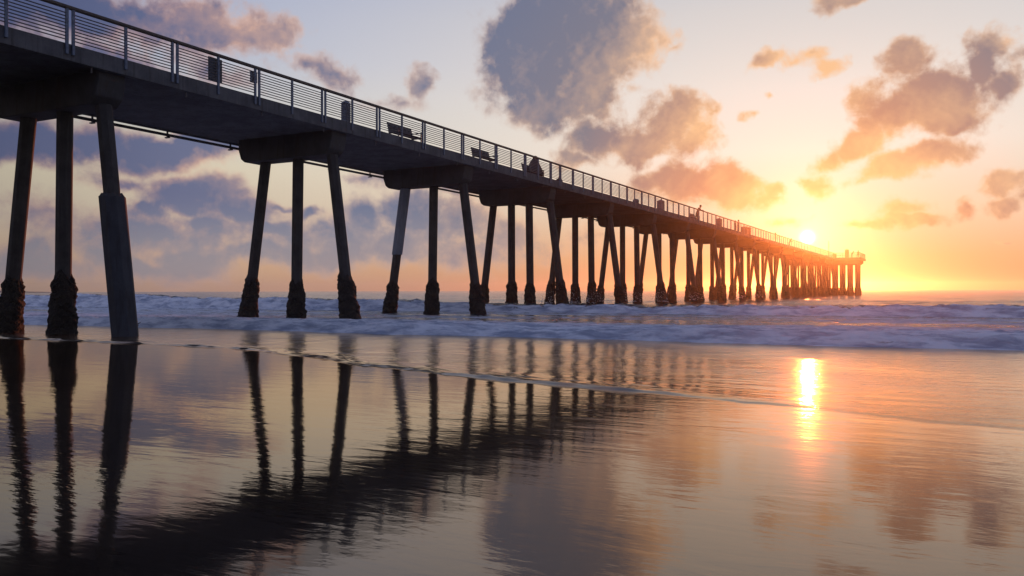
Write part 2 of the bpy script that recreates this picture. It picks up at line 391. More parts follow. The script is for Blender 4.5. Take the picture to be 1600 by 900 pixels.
def film_mat():
    m, q, b = mat('thin_water')
    p = q.node('ShaderNodeTexCoord').outputs['Object']
    n = q.noise(q.mapping(p, scale=(.3, 1, 1)), .7, 5, .6)
    at = q.node('ShaderNodeAttribute'); at.attribute_name = 'foam'; fade = at.outputs['Fac']  # on the film this attribute drives ripples and the reflectance boost
    c = q.mix(n, (.018, .014, .012), (.034, .027, .022))
    # thin lines of foam bubbles left on the film
    ft = q.noise(q.mapping(p, rot=(0, 0, .2), scale=(.35, 2.4, 1)), 1.6, 6, .6, 1.2)
    fl = q.math('MULTIPLY', q.maprange(ft, .64, .70), q.maprange(q.noise(p, .5, 2), .5, .62))
    c = q.mix(q.math('MULTIPLY', fl, .35), c, (.6, .62, .66))
    wet_surface(m, q, c, q.math('MULTIPLY_ADD', q.math('MULTIPLY_ADD', fl, .2, .06), fade, .03), q.math('MULTIPLY', ripples(q, p, .0055, .0075), q.math('MULTIPLY_ADD', fade, .85, .15)), broad=q.math('MULTIPLY', fade, .27), extra=q.maprange(fade, .7, 1.8, .06, .34, 'LINEAR'))  # extra reflectance to the right paints the gold glow into the film
    return m
M_film = film_mat()
def sea_mat():
    m, q, b = mat('sea_water')
    p = q.node('ShaderNodeTexCoord').outputs['Object']
    at = q.node('ShaderNodeAttribute'); at.attribute_name = 'foam'
    fo = at.outputs['Fac']
    nb = q.noise(q.mapping(p, scale=(.55, 1, 1)), 2.6, 7, .68, .5)
    f = q.maprange(q.math('ADD', fo, q.math('MULTIPLY', q.math('SUBTRACT', nb, .5), 2.1)), .38, .62)
    n3 = q.noise(q.mapping(p, scale=(.34, 1, 1)), 2.2, 9, .66, .3)
    foam = q.mix(q.maprange(n3, .34, .62), (.34, .40, .50), (.92, .96, 1.0))
    wat = q.mix(q.noise(p, .2, 3), (.018, .024, .028), (.035, .042, .044))
    q.l.new(q.mix(f, wat, foam), b.inputs['Base Color'])
    q.l.new(q.maprange(f, 0, 1, .13, .85, 'LINEAR'), b.inputs['Roughness'])
    q.l.new(q.maprange(f, 0, 1, .5, .12, 'LINEAR'), b.inputs['Specular IOR Level'])
    b.inputs['IOR'].default_value = 1.34
    hw = q.math('MULTIPLY', q.noise(q.mapping(p, scale=(.4, 1, 1)), 1.0, 6, .62, .3), .28)
    hf = q.math('MULTIPLY', q.noise(q.mapping(p, scale=(.4, 1, 1)), 5, 7, .68), .10)
    h = q.math('ADD', hw, q.math('MULTIPLY', hf, f))
    bump(q, b, h, 1.0, 1.0)
    tl = q.node('ShaderNodeBsdfTranslucent'); tl.inputs[0].default_value = (.85, .88, .9, 1)   # bubbles let the low sun glow through
    ms = q.node('ShaderNodeMixShader'); q.put(ms.inputs[0], q.math('MULTIPLY', f, .12)); q.l.new(b.outputs[0], ms.inputs[1]); q.l.new(tl.outputs[0], ms.inputs[2])
    q.l.new(ms.outputs[0], m.node_tree.nodes['Material Output'].inputs['Surface'])
    return m
M_sea = sea_mat()

# ------------------------------------------------------------------ ground, swash film, sea
def grid(name, xs, ts, hfun, m, kind='structure', attr=None):
    """xs: 2-d array of x (rows follow ts)"""
    nr, nc = xs.shape; T = np.repeat(ts[:, None], nc, 1) if ts.ndim == 1 else ts
    Z, A = hfun(xs, T)
    co = np.stack([xs, T, Z], -1).reshape(-1, 3)
    i = np.arange(nr * nc).reshape(nr, nc)
    fa = np.stack([i[:-1, :-1], i[:-1, 1:], i[1:, 1:], i[1:, :-1]], -1).reshape(-1, 4)
    me = bpy.data.meshes.new(name)
    me.vertices.add(len(co)); me.vertices.foreach_set('co', co.ravel().astype(np.float32))
    me.loops.add(fa.size); me.loops.foreach_set('vertex_index', fa.ravel().astype(np.int32))
    me.polygons.add(len(fa)); me.polygons.foreach_set('loop_start', np.arange(0, fa.size, 4, dtype=np.int32))
    me.update(calc_edges=True)
    me.polygons.foreach_set('use_smooth', np.ones(len(fa), bool))
    if A is not None:
        at = me.attributes.new('foam', 'FLOAT', 'POINT'); at.data.foreach_set('value', A.ravel().astype(np.float32))
    me.materials.append(m)
    o = bpy.data.objects.new(name, me); C.objects.link(o); o.matrix_world = FRAME; o['kind'] = kind
    return o

ts = np.concatenate([[-380, -200, -60, -20], np.arange(0, 34, 1.0), np.arange(34, 70, 3.0), [90, 200, 700, 1270]])
xs = np.concatenate([[-1100, -600, -120], np.arange(-60, 61, 2.0), [120, 600, 900]])
XS = np.repeat(xs[None, :], len(ts), 0)
grid('wet_sand', XS, ts, lambda x, t: (np.where(t > 32, -.05 - .03 * np.clip(t - 32, 0, 60), 0.0), None), M_sand)

EX = [-80, -30, -12, -2.1, 3.1, 8.4, 16.5, 19.9, 24, 30, 45, 80]
ET = [30.5, 29.0, 27.2, 26.0, 26.2, 25.4, 22.3, 21.5, 20.4, 19.4, 18.0, 16.0]
def edge_t(x):
    return np.interp(x, EX, ET) + .30 * fbm(x * .30, x * 0, 3, seed=5) + .13 * fbm(x * 1.6, x * 0, 4, .6, seed=6)
fx = np.concatenate([np.linspace(-80, -16, 60), np.linspace(-15.8, 42, 560), np.linspace(43, 80, 30)])
fs = np.concatenate([np.linspace(0, .5, 16), .5 + np.geomspace(.04, 16, 50)])
FX = np.repeat(fx[None, :], len(fs), 0)
FT = edge_t(FX) + fs[:, None]
FT = np.minimum(FT, 35 + fs[:, None] * .01)
def film_h(x, t):
    s = t - edge_t(x)
    lip = .040 * (1 - sst(17, 21.5, x)) * (.75 + .5 * fbm(x * 1.5, x * 0, 2, seed=15)) + .0003
    h = lip * sst(0, .16, s) * (1 - .8 * sst(.14, 1.3, s)) * (1 + .7 * fbm(x * 1.3, s * 6, 4, .6, seed=9))
    h = h + .0045 * fbm(x * 1.2, t * 3.2, 3, seed=11) * sst(0, .4, s) + .006 * sst(0, .3, s)
    # a second, older wrinkle nearer the piles
    s2 = t - (edge_t(x * .8 + 4) + 2.0); h = h + .012 * np.exp(-(s2 / .16) ** 2) * (1 - sst(-1, 7, x))
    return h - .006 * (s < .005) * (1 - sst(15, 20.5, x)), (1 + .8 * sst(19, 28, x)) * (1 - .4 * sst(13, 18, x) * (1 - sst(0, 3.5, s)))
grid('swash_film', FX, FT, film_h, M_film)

rows = np.concatenate([np.arange(30.9, 36, .07), np.arange(36, 53, .2), np.arange(53, 64, .09), np.arange(64, 110, .28), np.geomspace(110, 1250, 100)])
sc_ = np.concatenate([np.linspace(-3.5, -1.35, 30), np.linspace(-1.3, -.25, 60), np.linspace(-.24, .0, 40)[:-1]])
# columns measured from the point the shore is seen from, denser towards the pier
cc = np.concatenate([np.linspace(-1.95, -1.75, 10)[:-1], np.linspace(-1.75, .35, 620), np.linspace(.35, .75, 16)[1:]])
SX = 22.1 + cc[None, :] * (rows[:, None] - 11.0)
def f1(x): return 32.6 + .35 * fbm(x * .16, x * 0, 3, seed=21) + .16 * fbm(x * .9, x * 0 + 3, 3, seed=22)
def f2(x): return 54.0 + 1.0 * fbm(x * .07, x * 0, 3, seed=31) + .3 * fbm(x * .5, x * 0, 3, seed=32) + .03 * np.clip(-x - 10, 0, 60)
def sea_h(x, t):
    far = sst(60, 80, t)
    # swell and chop
    z = far * (.10 * np.sin(t * .42 + 2 * fbm(x * .02, t * .01, 3, seed=40)) + .16 * fbm(x * .10, t * .28, 4, seed=41) + .07 * fbm(x * .5, t * .9, 3, seed=42))
    z = z * np.clip(260 / np.maximum(t, 260), .25, 1)
    foam = .12 * far * fbm(x * .06, t * .14, 4, seed=43)
    # first line of foam, running up the beach
    s = t - f1(x)
    up = sst(-.05, .75, s); dn = 1 - sst(1.6, 9.5, s)
    amp = .27 + .07 * fbm(x * .25, x * 0, 3, seed=51)
    b1 = amp * up * (.30 + .70 * dn)
    lump = fbm(x * 1.6, t * 2.6, 5, .62, seed=52)
    tur = sst(-.05, .3, s) * (1 - .75 * sst(2.5, 9, s))
    z = z + b1 * (1 - far) + tur * .10 * lump * (1 - far)
    z = np.where(s < 0, -.04, z)
    fm1 = .95 - .42 * sst(4, 12, s) + .12 * sst(0, -30, x) + .40 * fbm(x * .09, t * .8, 4, seed=53) * sst(2, 8, s)
    # breaker
    s2 = t - f2(x)
    H = .52 + .42 * sst(8, -34, x) + .16 * fbm(x * .11, x * 0, 3, seed=61) + .05 * fbm(x * .5, x * 0, 2, seed=62)
    prof = np.where(s2 < 1.5, sst(-.1, 1.5, s2) ** .8, 1 - sst(1.6, 9.5, s2))
    prof = prof * (s2 > -.1)
    z2 = H * prof
    lum2 = fbm(x * 1.0, t * 1.6, 5, .66, seed=63)
    t2 = sst(-.1, .4, s2) * (1 - sst(2.2, 6, s2))
    z = np.maximum(z * 1.0, 0) * (1 - sst(-.1, .3, s2) * (1 - sst(6, 12, s2))) + z2 + z * (sst(6, 12, s2)) * 0 + t2 * .20 * lum2
    z = np.where(s2 > 9, z + 0, z)
    fm2 = .98 * sst(-.15, .1, s2) * (1 - sst(1.55, 2.6 + 1.2 * fbm(x * .3, t * .2, 3, seed=64), s2)) 
    fm2 = fm2 - .30 * sst(.1, .6, fbm(x * .22, t * .8, 3, seed=66)) * sst(.2, .8, s2)
    fm2 = fm2 - .45 * sst(.9, 1.6, s2) * (1 - sst(1.6, 2.6, s2)) * sst(-.1, .6, fbm(x * .09, x * 0 + 9, 3, seed=65))
    near = fm1 * (1 - sst(-.4, .1, s2))
    foam = np.where(s2 > -.1, np.maximum(fm2, foam), near)
    # third, far crest
    s3 = t - (88 + 2.5 * fbm(x * .04, x * 0, 3, seed=71)); g = np.exp(-(s3 / 2.2) ** 2)
    z = z + .16 * g * (.7 + .5 * fbm(x * .07, x * 0, 3, seed=72))
    foam = np.maximum(foam, .75 * g * sst(-.1, .5, fbm(x * .06 + 3, x * 0, 3, seed=73)) )
    return z, foam
grid('sea', SX, rows, sea_h, M_sea)

# ------------------------------------------------------------------ the pier
pier = thing('pier', 'long dark concrete pier on splayed piles with steel railing reaching out to the sunset', 'pier', FRAME)
ZB, ZT, ZR, ZC = EYE + 6.57, EYE + 7.05, EYE + 8.12, EYE + 5.62       # deck underside, kerb top, handrail top, cap underside
SP = 10.63
K = 24.9 / ST * 0 + 36.5                                         # metres along the pier per 1e-3 of 1/d
def t_of(inv): return 24.9 * FPX * inv * 1e-3 / CT
BENT0 = t_of(.773); SP = t_of(.2913)
bents = [BENT0 + SP * k for k in range(-2, 18)]
TEND = BENT0 + SP * 17 + 1.2
PLAT = (TEND, TEND + 12.5)

seg_prof = [(0,ZB),(0,ZT),(-.32,ZT),(-.32,ZT-.10),(-6.05,ZT-.10),(-6.05,ZT),(-6.36,ZT),(-6.36,ZB),(-6.16,ZB),(-6.16,ZB+.05),(-.22,ZB+.05),(-.22,ZB)]
J0 = t_of(1.081)
joints = [J0 + 2 * SP * k for k in range(-2, 12)]
joints = [j for j in joints if j < TEND - 3] + [TEND]
seg_mesh = {}
for a, b in zip(joints[:-1], joints[1:]):
    L = round(b - a - .03, 3)
    if L not in seg_mesh:
        mb = MB(); mb.prism_y(seg_prof, 0, L); seg_mesh[L] = mb.mesh('deck_segment', bevel=.012)
    o = link('deck_segment', seg_mesh[L], M_deck, pier); o.location = (0, a + .015, 0)
# end platform
pmb = MB()
pmb.box(-11.2, 5.6, PLAT[0] + .02, PLAT[1], ZB + .004, ZT - .1)
for (x0, x1, y0, y1) in ((-11.2, -6.1, PLAT[0] + .02, PLAT[0] + .3), (.1, 5.6, PLAT[0] + .02, PLAT[0] + .3), (5.3, 5.6, PLAT[0] + .3, PLAT[1] - .3), (-11.2, -10.9, PLAT[0] + .3, PLAT[1] - .3), (-11.2, 5.6, PLAT[1] - .3, PLAT[1])):
    pmb.box(x0, x1, y0, y1, ZT - .1, ZT)
o = link('end_platform', pmb.mesh('end_platform'), M_deck, pier)

# caps
cap_prof = [(-.22,ZB+.05),(-.22,ZB-.22),(-.34,ZC+.24),(-.62,ZC),(-5.1,ZC),(-5.32,ZC+.16),(-5.46,ZB-.40),(-5.46,ZB+.05)]
mb = MB(); mb.prism_y(cap_prof, -.475, .475); cap_me = mb.mesh('cap', bevel=.03)
for t in bents:
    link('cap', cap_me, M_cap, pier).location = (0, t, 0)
mb = MB(); mb.prism_y([(5.2,ZB),(5.2,ZC+.35),(4.7,ZC),(-10.4,ZC),(-10.8,ZC+.35),(-10.8,ZB)], -.5, .5); pcap = mb.mesh('cap', bevel=.03)
prow = [PLAT[0] + 2.2, PLAT[0] + 6.2, PLAT[0] + 10.4]
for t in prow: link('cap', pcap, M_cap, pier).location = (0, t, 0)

# piles
def pile_mesh(p0, p1, r=.235, n=8, name='pile'):
    mb = MB(); mb.tube(p0, p1, r, r, n); return mb.mesh(name, bevel=0)
def oct_tube(p0, p1, r, name, top_rag=0, seed=0):
    mb = MB(); p0 = Vector(p0); p1 = Vector(p1); d = (p1 - p0); rnd = random.Random(seed)
    n = 8; vs = []; a0 = PI / 8
    ts_ = (0, 1)
    for k in ts_:
        for i in range(n):
            an = a0 + 2 * PI * i / n; c = p0 + d * k
            z = rnd.uniform(-top_rag, top_rag) if k == 1 else 0
            vs.append(Vector((c.x + r * math.cos(an), c.y + r * math.sin(an), c.z + z)))
    mb.add(vs, [(i, (i + 1) % n, (i + 1) % n + n, i + n) for i in range(n)] + [tuple(range(n - 1, -1, -1)), tuple(range(n, 2 * n))])
    return mb.mesh(name, bevel=.012)
PB = -1.15
def line_pt(top, bot, z):        # top/bottom x at ZC and at 0
    return top + (bot - top) * (ZC - z) / ZC
def crust_mesh(top, bot, seed, zt=1.8, rb=.44):
    rnd = np.random.RandomState(seed); nr, nc = 44, 36
    zz = np.linspace(PB * .6, zt, nr); th = np.linspace(0, 2 * PI, nc, endpoint=False)
    Zg, Tg = np.meshgrid(zz, th, indexing='ij')
    u = np.clip((zt - Zg) / zt, 0, 1.2)
    r = .245 + (rb - .245) * (sst(0, .10, u) * .22 + .78 * np.clip(u, 0, 1) ** .85)
    cx, cz = np.cos(Tg), np.sin(Tg)
    nz = fbm(cx * 1.3 + seed * 7.1 + Zg * .9, cz * 1.3 + Zg * 2.1, 3, .55, seed) * .06
    nf = fbm(cx * 4 + seed * 3.3, cz * 3 + Zg * 11, 3, .6, seed + 50) * .075
    r = r + (nz + nf) * sst(0, .1, u) * 1.15
    r[0, :] *= .9
    r = np.maximum(r, .22)
    topz = .30 * fbm(cx * 2 + seed, cz * 2, 2, seed=seed + 9); Zg = Zg + topz * np.clip(1 - u * 3, 0, 1)
    X = line_pt(top, bot, Zg) + r * cx; Y = r * cz
    co = np.stack([X, Y, Zg], -1).reshape(-1, 3)
    i = np.arange(nr * nc).reshape(nr, nc); j = np.roll(i, -1, 1)
    fa = np.stack([i[:-1], j[:-1], j[1:], i[1:]], -1).reshape(-1, 4).tolist()
    fa.append(list(i[-1])); 
    me = bpy.data.meshes.new('mussel_crust'); me.from_pydata(co.tolist(), [], fa); me.update(); return me
kinds = {}
def get_pile(top, bot):
    k = (round(top, 2), round(bot, 2))
    if k not in kinds:
        pm = oct_tube((line_pt(top, bot, PB), 0, PB), (line_pt(top, bot, ZC + .05), 0, ZC + .05), .245, 'pile')
        cr = [crust_mesh(top, bot, int(abs(top * 37 + bot * 11)) + 13 * s, zt=z_) for s, z_ in ((0, 1.75), (1, 1.95))]
        kinds[k] = (pm, cr)
    return kinds[k]
LAY3 = [(-.60, .35), (-2.45, -2.58), (-4.30, -5.40)]
LAY4 = [(-.45, .47), (-1.95, -1.88), (-3.25, -3.25), (-4.60, -5.50)]
rnd = random.Random(4)
for bi, t in enumerate(bents):
    lay = LAY3 if bi < 5 else LAY4
    for pi, (tp, bt) in enumerate(lay):
        pm, crs = get_pile(tp, bt)
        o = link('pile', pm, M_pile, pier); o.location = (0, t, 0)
        zj = None
        if bi == 2 and pi == 0:                      # near pile of the first bent in view: dark wrap down to the sand
            zt = EYE + 2.86
            j = link('jacket', oct_tube((line_pt(tp, bt, -.5), 0, -.5), (line_pt(tp, bt, zt), 0, zt), .39, 'jacket'), M_wrap, o)
            cm = MB()
            n = 28; rr = random.Random(8); vs = []
            for i in range(n):
                an = 2 * PI * i / n; vs.append((line_pt(tp, bt, zt) + .375 * math.cos(an), .375 * math.sin(an), zt - .03))
            for i in range(n):
                an = 2 * PI * i / n; h = rr.uniform(.02, .12); r_ = rr.uniform(.26, .33); vs.append((line_pt(tp, bt, zt) + r_ * math.cos(an), r_ * math.sin(an), zt + h))
            cm.add(vs, [(i, (i + 1) % n, (i + 1) % n + n, i + n) for i in range(n)] + [tuple(range(n, 2 * n))])
            g = link('grout_collar', cm.mesh('grout_collar'), M_cap, o)
            j['label'] = 'dark blue grey wrap round the lower pile'
            continue
        if bi == 4 and pi == 2:                      # pale grey sleeve on the upper half of one raking pile
            z0, z1 = EYE + 1.98, ZC - .02
            j = link('jacket', oct_tube((line_pt(tp, bt, z0), 0, z0), (line_pt(tp, bt, z1), 0, z1), .30, 'jacket'), M_jacket, o)
            j['label'] = 'pale grey sleeve on the upper half'
        c = link('mussel_crust', crs[(bi + pi) % 2], M_crust, o)
        if tp == bt or abs(tp - bt) < .2: c.rotation_euler.z = 0
for t in prow:
    for k in range(10):
        x = 4.4 - k * 1.62
        pm, crs = get_pile(-3.25, -3.25)
        o = link('pile', pm, M_pile, pier); o.location = (x + 3.25, t, 0)
        link('mussel_crust', crs[k % 2], M_crust, o)

# service pipe along the far side
pb = MB(); pb.tube((-6.3, joints[0], ZB - .14), (-6.3, TEND, ZB - .14), .06, n=8)
pipe = link('pipe', pb.mesh('pipe', smooth=True), M_pipe, pier)
hm = MB(); hm.box(-.025, .025, -.03, .03, -.08, .14); hm.box(-.11, .11, -.05, .05, -.13, -.085); hm = hm.mesh('pipe_hanger')
t = joints[0] + 1
while t < TEND:
    link('pipe_hanger', hm, M_pipe, pipe).location = (-6.3, t, ZB - .14); t += 3.4
dm = MB(); dm.tube((0, 0, .02), (0, 0, -.16), .03, n=8); dm = dm.mesh('drain_spout')
t = t_of(.752) - 3.43 * 4
while t < 110:
    link('drain_spout', dm, M_pipe, pier).location = (-.12, t, ZB); t += 3.43

# railing
posts = []
for k in range(0, 14): posts.append((t_of(1.0787 - .0497 * k), k % 2 == 1))
for k in range(1, 12): posts.append((t_of(1.0787 + .0493 * k), k % 2 == 1))
posts.append((t_of(1.661), True)); posts.append((t_of(1.718), True))
k = 1
while posts[-1][0] < TEND - 2.0:
    posts.append((t_of(1.718 + .0487 * k), k % 2 == 0)); k += 1
posts.append((TEND, False))
posts.sort()
hb = MB(); hb.box(-.055, .085, joints[0], TEND, ZR - .095, ZR)
guard = link('guardrail', hb.mesh('guardrail', bevel=.02), M_rail, pier)
mb = MB(); mb.box(.004, .074, -.042, .042, ZT - .32, ZR - .095); post_me = mb.mesh('railing_post', bevel=.008)
mb = MB(); mb.box(-.012, .084, -.045, .045, 0, .30); brk_me = mb.mesh('bracket')
for i, (t, dbl) in enumerate(posts):
    for dt in ((-.098, .098) if dbl else (0,)):
        link('railing_post', post_me, M_galv, guard).location = (0, t + dt, 0)
NB = 9; bar_me = {}
zb = [ZT + .09 + k * (ZR - .095 - ZT - .13) / NB for k in range(NB)]
bays = list(zip(posts[:-1], posts[1:]))
vis = [b for b in bays if b[1][0] > t_of(.66)][:33]
rest = MB()
for (a, b) in bays:
    t0 = a[0] + (.14 if a[1] else .042); t1 = b[0] - (.14 if b[1] else .042)
    if (a, b) in vis:
        L = round(t1 - t0, 2)
        if L not in bar_me:
            mb = MB(); mb.tube((0, 0, 0), (0, L + .02, 0), .019, n=6, caps=False); bar_me[L] = mb.mesh('rail_bar', smooth=True)
        for z in zb: link('rail_bar', bar_me[L], M_bar, guard).location = (.04, t0 - .005, z)
    else:
        for z in zb: rest.tube((.04, t0, z), (.04, t1, z), .013, n=5, caps=False)
link('rail_bars', rest.mesh('rail_bars'), M_bar, guard, 'stuff')
# the far side's railing and the platform's
def rail_run(p0, p1, gap=1.75, par=pier):
    p0 = Vector(p0); p1 = Vector(p1); L = (p1 - p0).length; d = (p1 - p0) / L; n = max(1, round(L / gap))
    a = MB(); a.tube(p0 + Vector((0, 0, ZR - .05)), p1 + Vector((0, 0, ZR - .05)), .055, n=6)
    hr = link('guardrail', a.mesh('guardrail'), M_rail, par)
    b = MB()
    for z in zb: b.tube(p0 + Vector((0, 0, z)), p1 + Vector((0, 0, z)), .013, n=4, caps=False)
    link('rail_bars', b.mesh('rail_bars'), M_bar, hr, 'stuff')
    return hr, n, d, L
def post_stuff(hr, pts):
    b = MB()
    for p in pts: b.box(p.x - .04, p.x + .04, p.y - .04, p.y + .04, ZT - .3, ZR - .09)
    return b
hr, n, d, L = rail_run((-6.33, joints[0], 0), (-6.33, TEND, 0))
b = post_stuff(hr, [Vector((-6.33, joints[0], 0)) + d * (L * i / n) for i in range(n + 1)])
link('railing_posts', b.mesh('railing_posts'), M_galv, hr, 'stuff')
pmz = MB(); pmz.box(-.04, .04, -.04, .04, ZT - .3, ZR - .09); pmz = pmz.mesh('railing_post')
for (q0, q1) in (((0, TEND), (5.45, TEND + .15)), ((5.45, TEND + .15), (5.45, PLAT[1] - .15)), ((5.45, PLAT[1] - .15), (-11.05, PLAT[1] - .15)), ((-11.05, PLAT[1] - .15), (-11.05, TEND + .15)), ((-11.05, TEND + .15), (-6.0, TEND + .15))):
    hr, n, d, L = rail_run((q0[0], q0[1], 0), (q1[0], q1[1], 0))
    for i in range(1, n + 1):
        p = Vector((q0[0], q0[1], 0)) + d * (L * i / n); link('railing_post', pmz, M_galv, hr).location = p

# ------------------------------------------------------------------ things on the pier
ZD = ZT - .10                       # walking surface
def place_px(x, ytop, ztop_above_deck):
    """t and x of a thing seen at photo x with its top at photo y, given its height above the deck"""
    up = 454.4 - (x - 800) * .0028 - ytop
    z = ZD + ztop_above_deck - EYE
    X0 = z / (up / (1477.0 - x)); wv = (X0 - 24.9) * CT
    Y = X0 * FPX / (1477.0 - x)
    return (Y - ST * wv) / CT, -wv
def on_pier(xl, t, rz=0, z=None):
    return FRAME @ Matrix.Translation((xl, t, ZD if z is None else z)) @ Matrix.Rotation(rz, 4, 'Z')
def bench(name_label, t, xl, group='benches facing the near railing'):
    th = thing('bench', name_label, 'bench', on_pier(xl, t), group)
    L = 1.0                                            # half length along y; faces +x
    for k in range(4):
        m_ = MB(); z = .46 + k * .115
        m_.box(-.335 - k * .03, -.305 - k * .03, -L, L, z + .005, z + .108); link('back_slat', m_.mesh('back_slat', bevel=.006), M_bench, th)
    for k in range(4):
        m_ = MB(); x = -.27 + k * .13; m_.box(x, x + .10, -L, L, .41, .44); link('seat_slat', m_.mesh('seat_slat', bevel=.006), M_bench, th)
    for y in (-L + .06, L - .06):
        m_ = MB(); m_.tube((.2, y, 0), (.2, y, .66), .028); m_.tube((-.27, y, 0), (-.40, y, .93), .028)
        m_.tube((.2, y, .4), (-.3, y, .4), .025); m_.tube((.24, y, .66), (-.36, y, .66), .028)
        link('end_frame', m_.mesh('end_frame'), M_bench, th)
    for k in range(14):                                 # small cut-out verticals of the patterned back
        y = -L + .16 + k * (2 * L - .32) / 13
        if k % 3 == 2: continue
        m_ = MB(); m_.box(-.355, -.335, y - .02, y + .02, .50, .80); link('back_rib', m_.mesh('back_rib'), M_bench, th)
    return th
t1, x1 = place_px(633, 196.5, .92); bench('empty dark bench, nearest to the beach, patterned back behind the railing', t1, -.62)
t2, x2 = place_px(757, 234.5, .92); bench('empty dark bench between the nearest bench and the seated person', t2, -.62)
t3, x3 = place_px(838, 258, .92); bench('dark bench that the hunched seated person sits on', t3, -.75)
t4, x4 = place_px(1092, 334, .92); bench('farthest dark bench, just shoreward of the person leaning on the railing', t4, -.75)

def pedestal(t, xl, label, w_=.30, h=1.10, m=M_bluebox, name='utility_pedestal', cat='pedestal', group=None):
    th = thing(name, label, cat, on_pier(xl, t), group)
    a = MB(); a.box(-w_ / 2, w_ / 2, -w_ / 2, w_ / 2, .04, h - .12); link('body', a.mesh('body', bevel=.02), m, th)
    a = MB(); r = w_ / 2 + .025
    a.add([(-r, -r, h - .12), (r, -r, h - .12), (r, r, h - .12), (-r, r, h - .12), (-.07, -.07, h), (.07, -.07, h), (.07, .07, h), (-.07, .07, h)], [(0,3,2,1),(4,5,6,7),(0,1,5,4),(1,2,6,5),(2,3,7,6),(3,0,4,7)])
    link('lid', a.mesh('lid'), m, th)
    a = MB(); a.box(-r, r, -r, r, 0, .05); link('foot_plate', a.mesh('foot_plate'), m, th)
    a = MB(); a.box(w_ / 2, w_ / 2 + .012, -w_ / 2 + .05, w_ / 2 - .05, .2, h - .3); link('door', a.mesh('door'), m, th)
    return th
t, x = place_px(541, 159, 1.15); pedestal(t, min(x, -.45), 'slim blue grey pedestal with pointed lid behind the railing, before the first bench', h=1.15)
t, x = place_px(1030, 313.5, 1.1); pedestal(t, -.5, 'dark litter bin with lid behind the railing, far side of the seated person', .55, 1.1, name='litter_bin', cat='bin')
t, x = place_px(1121, 342, 1.1); pedestal(t, -.5, 'dark litter bin just beyond the person leaning on the railing', .55, 1.1, name='litter_bin', cat='bin')
t, x = place_px(1004, 312, .5); pedestal(t, -.5, 'low dark box on the deck before the first litter bin', .4, .55, name='utility_pedestal', cat='box')

# notice board on the inside of the railing
t, x = place_px(339, 86, 1.0)
sg = thing('notice_board', 'dark notice board fixed inside the railing near the left end', 'sign', on_pier(-.12, t_of(.8795) + .02, 0, ZT))
a = MB(); a.box(-.015, .015, -.27, .27, .16, .92); link('panel', a.mesh('panel', bevel=.005), M_bluebox, sg)
a = MB(); 
for (y0, y1, z0, z1) in ((-.29, .29, .90, .94), (-.29, .29, .13, .17), (-.29, -.25, .17, .90), (.25, .29, .17, .90)): a.box(-.022, .022, y0, y1, z0, z1)
link('frame', a.mesh('frame'), M_bench, sg)
a = MB(); a.box(.015, .04, -.02, .02, .3, .9); link('bracket', a.mesh('bracket'), M_bench, sg)
# small steel box on the double post
sb = thing('junction_box', 'small blue grey box fixed high on a double railing post', 'box', on_pier(-.12, t_of(.9294), 0, ZT))
a = MB(); a.box(-.07, .05, -.13, .13, .50, .86); link('body', a.mesh('body', bevel=.01), M_bluebox, sb)
a = MB(); a.box(-.08, .06, -.14, .14, .862, .885); link('lid', a.mesh('lid'), M_bluebox, sb)
# bag on the deck by the joint
bm = bmesh.new(); bmesh.ops.create_icosphere(bm, subdivisions=3, radius=.3)
for v in bm.verts:
    v.co.z = max(v.co.z * .75, -.17); v.co.x *= .6; v.co.y *= 1.2
    v.co += v.normal * .03 * math.sin(v.co.y * 17 + v.co.z * 9)
me = bpy.data.meshes.new('bag'); bm.to_mesh(me); bm.free()
t, x = place_px(869, 279.5, .4)
bg_ = thing('bag', 'dark bag lying on the deck by the railing past the seated person', 'bag', on_pier(-.35, t, 0))
o = link('body', me, plain('dark_cloth', (.02, .02, .025)), bg_); o.location.z = .17
a = MB()
for i in range(8):
    a0 = PI * i / 8; a1 = PI * (i + 1) / 8
    a.tube((0, .16 * math.cos(a0), .34 + .14 * math.sin(a0)), (0, .16 * math.cos(a1), .34 + .14 * math.sin(a1)), .014, n=6)
link('handle', a.mesh('handle'), M_bench, bg_)

